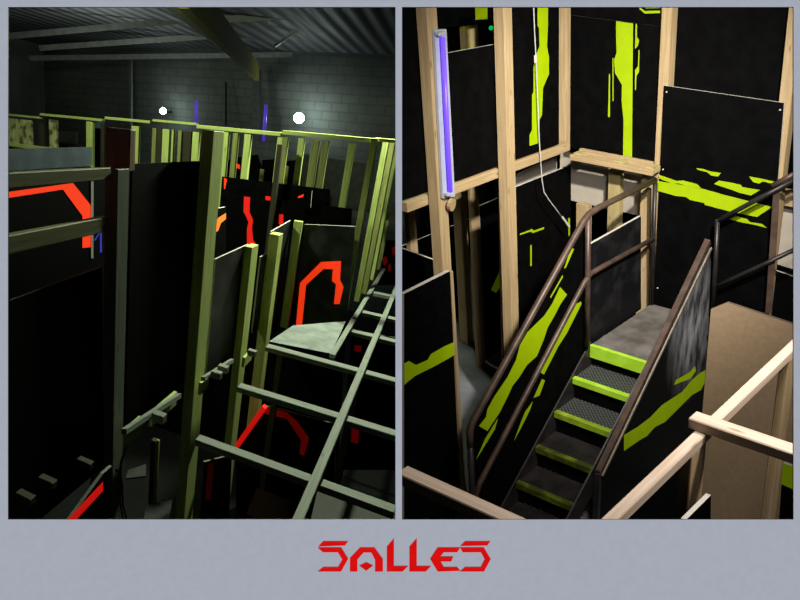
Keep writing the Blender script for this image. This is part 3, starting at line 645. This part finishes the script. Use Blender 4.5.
# partition panels (face toward the corridor)
def ppanel(x0,y0,x1,y1,ct,cb,lb,mats=('black','edge','red')):
    p = L.at(x0,y0,1,PB+0.003); q = L.at(x1,y1,1,PB+0.003)
    bm = bmesh.new()
    pts = [Vector((p.x,PB+0.003,ct)),Vector((q.x,PB+0.003,ct)),Vector((q.x,PB+0.003,cb)),Vector((p.x,PB+0.003,cb))]
    addprism(bm, L, pts, 1, 0.018, 0, 1); return tag(finish('corridor_sheet', bm, list(mats), L.K, 2), lb, 'panel', 'partition panels')
ppanel(129,300,203.5,300,-0.225,-1.93,'big black partition panel between nearest post and tall pale post',('black','black','red'))
ppanel(212.5,300,243,300,-1.0,-2.05,'scratched dark partition panel right of the tall pale post',('black_dust','edge','red'))
ppanel(256,300,267,300,-1.2,-2.05,'narrow dark partition panel between the two low lit posts',('black_dust','edge','red'))
o = panel('corridor_sheet', L, 1, PB-0.02, [(-8,307),(102,267),(104,466),(-8,560)], 0.018, ['black','edge_dark','red']); tag(o, 'large black panel filling the lower left under the open rails', 'panel', 'partition panels')
# open rails
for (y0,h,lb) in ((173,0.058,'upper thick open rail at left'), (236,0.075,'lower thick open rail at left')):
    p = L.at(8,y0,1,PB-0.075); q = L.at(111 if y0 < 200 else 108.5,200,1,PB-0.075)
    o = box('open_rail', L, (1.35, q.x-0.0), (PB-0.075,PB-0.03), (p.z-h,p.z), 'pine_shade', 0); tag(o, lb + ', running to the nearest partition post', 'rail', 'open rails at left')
# panel with the red bracket shape behind the rails
BP = 2.1
br_ = [(-4,193.5),(8,192),(73,183),(92,207),(92,247),(82.5,248),(82.5,216),(63,189.5),(8,198),(-4,199.5)]
o = panel('bracket_panel', L, 1, BP, [(-6,172),(92.4,166),(92.4,285),(-6,330)], 0.015, ['black','edge','red'], [br_]); tag(o, 'black panel with bright red bracket shape behind the open rails', 'panel')
pbox('edge_strip', L, 1, BP-0.004, (91.2,166), (93.4,258), 0.003, 'edge', 2, o, bev=0)
o = panel('bluish_board', L, 1, BP, [(-6,149.5),(92,147.2),(92,165.5),(-6,171.5)], 0.015, ['bluegrey','edge_dark','red']); tag(o, 'bluish grey board above the red bracket panel', 'board')
o = panel('blue_marked_sheet', L, 1, 2.6, [(93,170),(106,168),(104,660),(90,660)], 0.015, ['black','edge','blue_dim'], [[(100,232),(101.5,232),(102,252),(100,253)],[(94,240),(99,233),(99.7,233.6),(95,241)]]); tag(o, 'dark sheet with faint blue lines left of the nearest post', 'panel')
# bottom rail and notched stubs
for P, Q, lb in (((124,431.5),(179,395.5),'grey bottom rail under the big black panel'), ((203,379),(232,360.5),'grey bottom rail under the scratched dark panel')):
    o = bar('bottom_rail', L.cam(L.at(*P,1,PB-0.185)), L.cam(L.at(*Q,1,PB-0.185)), 0.03, 0.03, 'joist'); tag(o, lb, 'rail', 'partition bottom rails')
SG = 'joist stubs under the partition'
for (P, Q, lb) in (((126,438),(142,424.5),'pale blocking board beside the nearest partition post'), ((152.5,414.5),(176.5,403.5),'pale blocking board under the right half of the big panel'),
                   ((201,390),(209,381.5),'pale blocking board just right of the tall pale post'), ((244.5,361.5),(252,356),'pale blocking board beside the low scratched-panel post')):
    p = L.at(*P,1,PB-0.16); q = L.at(*Q,1,PB-0.16); zc = (p.z+q.z)/2
    o = box('blocking_board', L, rng(p.x,q.x), (PB-0.16,PB-0.13), (zc-0.055,zc+0.055), 'pine_hall', 0); tag(o, lb, 'board', 'partition blocking boards')
for (x,y,lb) in ((228,369,'joist stub end second right of the tall pale post'), (221.5,375,'joist stub end first right of the tall pale post'), (256.5,353,'joist stub end between the two low lit posts'), (165,418,'joist stub end below the big black panel'), (92,465,'notched joist stub left of the nearest post'), (55,484,'notched joist stub further left of the nearest post'), (33,500,'dim joist stub in the lower left corner')):
    p = L.at(x,y,1,PB-0.30); w_ = 0.032 if x > 120 else 0.022
    o = box('joist_stub', L, (p.x-w_,p.x+w_), (PB-0.30,PB-0.205), (p.z-w_*1.2,p.z+w_*0.6), 'joist' if x > 120 else 'pine_dark', 1); tag(o, lb, 'joist', SG)
# gable panel between low post and arch panel
o = panel('lit_side_panel', L, 1, PB+0.035, [(271.5,231.5),(291.5,220),(277,330),(258,345)], 0.018, ['black_dust','edge','red']); tag(o, 'dusty side panel with sloping pale top left of the arch panel', 'panel')
lpost('wooden_upright', 6.70, 291.5, 299.5, 240, 220.5, 327, 0.07, 'pine_hall', 'lit green-yellow post on the left edge of the red arch panel')
arch = [(296,325),(300,283),(321,262),(341,261),(340,280),(343.5,287),(339.5,304),(334,304),(336,284),(332,281),(333,269),(323.5,269),(306,285),(302,325)]
o = panel('arch_panel', L, 0, 6.79, [(301,224),(355,226.5),(347,321),(294,326)], 0.018, ['black_dust','edge','red'], [arch]); tag(o, 'dusty black panel with a bright red angular arch', 'panel')
# platform
o = panel('platform_sheet', L, 2, CR, [(269,341.5),(293,325.5),(346,321),(331,353.5)], -0.02, ['platform_grey','void','red']); tag(o, 'pale grey platform sheet in front of the red arch panel', 'platform')
# joist grid
JG = 'floor joists of the open grid'
def ebeam(x0,x1,y,a0,a1,lb,c=CR+0.05):
    p = L.at(x0,y,2,c); q = L.at(x1,y,2,c)
    o = box('grid_beam', L, (a0,a1), rng(p.y,q.y), (c-0.045,c), 'joist', 0); tag(o, lb, 'beam', 'long beams of the open grid')
ebeam(292,304,519,1.9,L.at(396,287,2,CR+0.05).x+1.2,'long grey beam running from bottom centre to the right edge')
ebeam(330,336.5,353,L.at(331,354,2,CR+0.05).x,10.0,'grey beam along the right edge of the platform')
def joist(P, yb, b1, lb):
    p = L.at(*P,2,CR); q = L.at(P[0],yb,2,CR)
    b1 = L.at(398, P[1]+(398.5-P[0])*0.3, 2, CR)[1]
    o = box('grid_joist', L, rng(p.x,q.x), rng(p.y, b1), (CR-0.05,CR), 'joist', 1); tag(o, lb, 'joist', JG)
joist((241,382.5), 388, -0.6, 'middle grey joist crossing right from the low lit post')
joist((200,434), 441.5, -0.7, 'lowest grey joist crossing from the tall pale post')
joist((268.5,343.5), 347.5, -0.4, 'grey joist along the front edge of the platform')
joist((353,329), 332, -0.3, 'short joist right of the platform corner')
joist((363,310), 312.5, -0.3, 'short joist second beyond the platform corner')
joist((374,291), 293, -0.3, 'short joist farthest up between the grid beams')
# posts below the grid
UG = 'dim posts below the grid'
for (x0,x1,y,yt,a_,mt,lb) in ((275,281,370,345,5.4,'pine_dark','dim post below the platform front joist'), (343,351,430,(-2.12,),4.9,'pine_dark','dim post right of the long beam below the middle joist'), (149,154,480,440,4.3,'pine_dark','dark lower post with a lit edge under the big panel')):
    lpost('lower_post', a_, x0, x1, y, yt, (HF,), 0.07, mt, lb, 'post', UG)
lpost('lit_batten', 4.29, 154.2, 156.8, 480, 440, (HF,), 0.03, 'pine_hall_dim', 'slim strip standing for the lit edge of the dark lower post', 'batten')  # paler strip added as the lit edge of the dark post
# lower level
ra = [(265,406.5),(287,412.5),(297,421),(309,438),(304,456),(299.5,454),(301,440),(287,419),(264,413.5)]
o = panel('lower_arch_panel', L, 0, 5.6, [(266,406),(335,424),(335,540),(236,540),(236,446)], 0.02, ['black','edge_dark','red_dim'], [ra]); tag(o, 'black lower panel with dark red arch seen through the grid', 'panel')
o = bar('red_edge_batten', L.cam(L.at(237,446,0,5.5)), L.cam(L.at(265,406.5,0,5.52)), 0.05, 0.05, 'red_mid'); tag(o, 'bright red sloping edge of the lower arch panel', 'batten')
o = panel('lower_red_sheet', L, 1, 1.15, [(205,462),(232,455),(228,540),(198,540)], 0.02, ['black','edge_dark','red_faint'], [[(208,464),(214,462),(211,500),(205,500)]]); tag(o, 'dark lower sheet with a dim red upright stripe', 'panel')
o = panel('lower_left_red_sheet', L, 1, 1.45, [(55,540),(103,474),(112,466),(112,700),(55,700)], 0.02, ['black','joist','red_mid'], [[(66,521),(103,481.5),(103,491),(75,521)]]); tag(o, 'black sheet with a slanting red band at bottom left', 'panel')
o = panel('floor_offcut', L, 2, -3.6, [(257,488),(290,500),(287,519),(262,519),(247,512)], -0.02, ['grey_board','edge_dark','red']); tag(o, 'dim grey board lying below the lowest joist', 'board')
o = panel('floor_sheet', L, 2, -2.9, [(318,488),(397,512),(397,540),(306,540)], -0.02, ['grey_dim','grey_dim','red']); tag(o, 'dim grey sheet under the lower right corner of the grid', 'board')
o = panel('floor_sheet', L, 2, -3.6, [(146,505),(172,500),(168,530),(142,530)], -0.02, ['grey_board','edge_dark','red']); tag(o, 'dim grey sheet on the lower level behind the dark post', 'board')
o = panel('floor_sheet', L, 2, -3.6, [(128,470),(146,464),(146,476),(126,478)], -0.02, ['grey_board','edge_dark','red']); tag(o, 'small dim grey sheet right of the nearest post', 'board')
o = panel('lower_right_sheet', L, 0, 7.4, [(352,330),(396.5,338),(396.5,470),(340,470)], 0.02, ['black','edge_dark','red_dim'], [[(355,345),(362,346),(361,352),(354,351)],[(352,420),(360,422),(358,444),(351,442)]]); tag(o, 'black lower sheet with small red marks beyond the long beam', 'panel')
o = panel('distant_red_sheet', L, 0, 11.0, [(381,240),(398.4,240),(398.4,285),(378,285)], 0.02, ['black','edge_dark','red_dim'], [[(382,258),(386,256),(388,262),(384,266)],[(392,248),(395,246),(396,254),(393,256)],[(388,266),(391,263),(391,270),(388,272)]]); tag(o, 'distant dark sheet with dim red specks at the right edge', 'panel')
cb = empty('black_cable_bundle', L, L.at(120,519,1,1.6), 'thin dark cables hanging beside the nearest partition post', 'cable')
tube('cord', L, 1, 1.6, [(127,445),(121,462),(119,480),(120,500),(124,525)], 0.006, 'cable_black', cb)
tube('cord', L, 1, 1.6, [(116,470),(120,473),(122,485),(123,505),(128,525)], 0.006, 'cable_black', cb)

# ================================================================== lights, world, camera
def light(kind, name, cpos, energy, col, target=None, **k):
    d = bpy.data.lights.new(name, kind); d.energy = energy; d.color = col
    for a_, v_ in k.items(): setattr(d, a_, v_)
    o = bpy.data.objects.new(name, d); COL.objects.link(o); o.location = wd(cpos)
    if target is not None:
        o.rotation_euler = (wd(target)-wd(cpos)).to_track_quat('-Z', 'Y').to_euler()
    return o
light('SPOT', 'stair_room_light', Vector((1.75,-2.1,1.95)), 1380, (1.0,0.95,0.86), Vector((1.75,-0.95,6.0)), spot_size=math.radians(66), spot_blend=1.0, shadow_soft_size=0.10)
light('SPOT', 'foreground_light', Vector((2.1,-1.0,2.1)), 170, (1.0,0.93,0.87), Vector((1.25,0.75,2.8)), spot_size=math.radians(84), spot_blend=0.9, shadow_soft_size=0.10)  # unseen spot added to brighten the foreground timbers
light('AREA', 'stair_room_fill', Vector((1.25,-1.2,1.95)), 52, (1.0,0.95,0.88), Vector((1.7,-1.2,6.0)), size=0.5)  # unseen area lamp added to lift the stair room's shade
light('SPOT', 'hall_key_light', Vector((-0.10,-3.15,7.1)), 1150, (0.88,1.0,0.70), Vector((-1.1,0.3,6.4)), spot_size=math.radians(140), spot_blend=0.6, shadow_soft_size=0.12)
light('SPOT', 'hall_fence_light', L.cam((4.4,4.4,1.2)), 420, (0.86,1.0,0.66), L.cam((6.6,4.2,-0.4)), spot_size=math.radians(120), spot_blend=0.8, shadow_soft_size=0.12)  # unseen spot added to brighten the left part of the fence
for (px,py),e_ in (((163,111),7),((299,118),13)):
    c_ = L.cam(L.at(px,py,0,15.3)); light('POINT', 'work_lamp_light', c_, e_, (0.85,1.0,0.95), shadow_soft_size=0.2)
light('POINT', 'hall_fill_light', L.cam((11,8,0.6)), 105, (0.9,1.0,0.88), shadow_soft_size=0.6)
w = bpy.data.worlds.new('World'); scene.world = w; w.use_nodes = True
bg = w.node_tree.nodes.get('Background'); bg.inputs[0].default_value = (0.5,0.52,0.55,1); bg.inputs[1].default_value = 0.012

cd = bpy.data.cameras.new('Camera'); cd.sensor_width = 36; cd.lens = F/800*36; cd.clip_start = 0.05; cd.clip_end = 200
co = bpy.data.objects.new('Camera', cd); COL.objects.link(co)
m3 = Matrix((W3 @ Vector((1,0,0)), W3 @ Vector((0,-1,0)), W3 @ Vector((0,0,-1)))).transposed()
co.matrix_world = Matrix.Translation((0,0,CAMZ)) @ m3.to_4x4()
scene.camera = co
scene.view_settings.view_transform = 'Standard'; scene.view_settings.look = 'None'
scene.view_settings.exposure = 0; scene.view_settings.gamma = 1
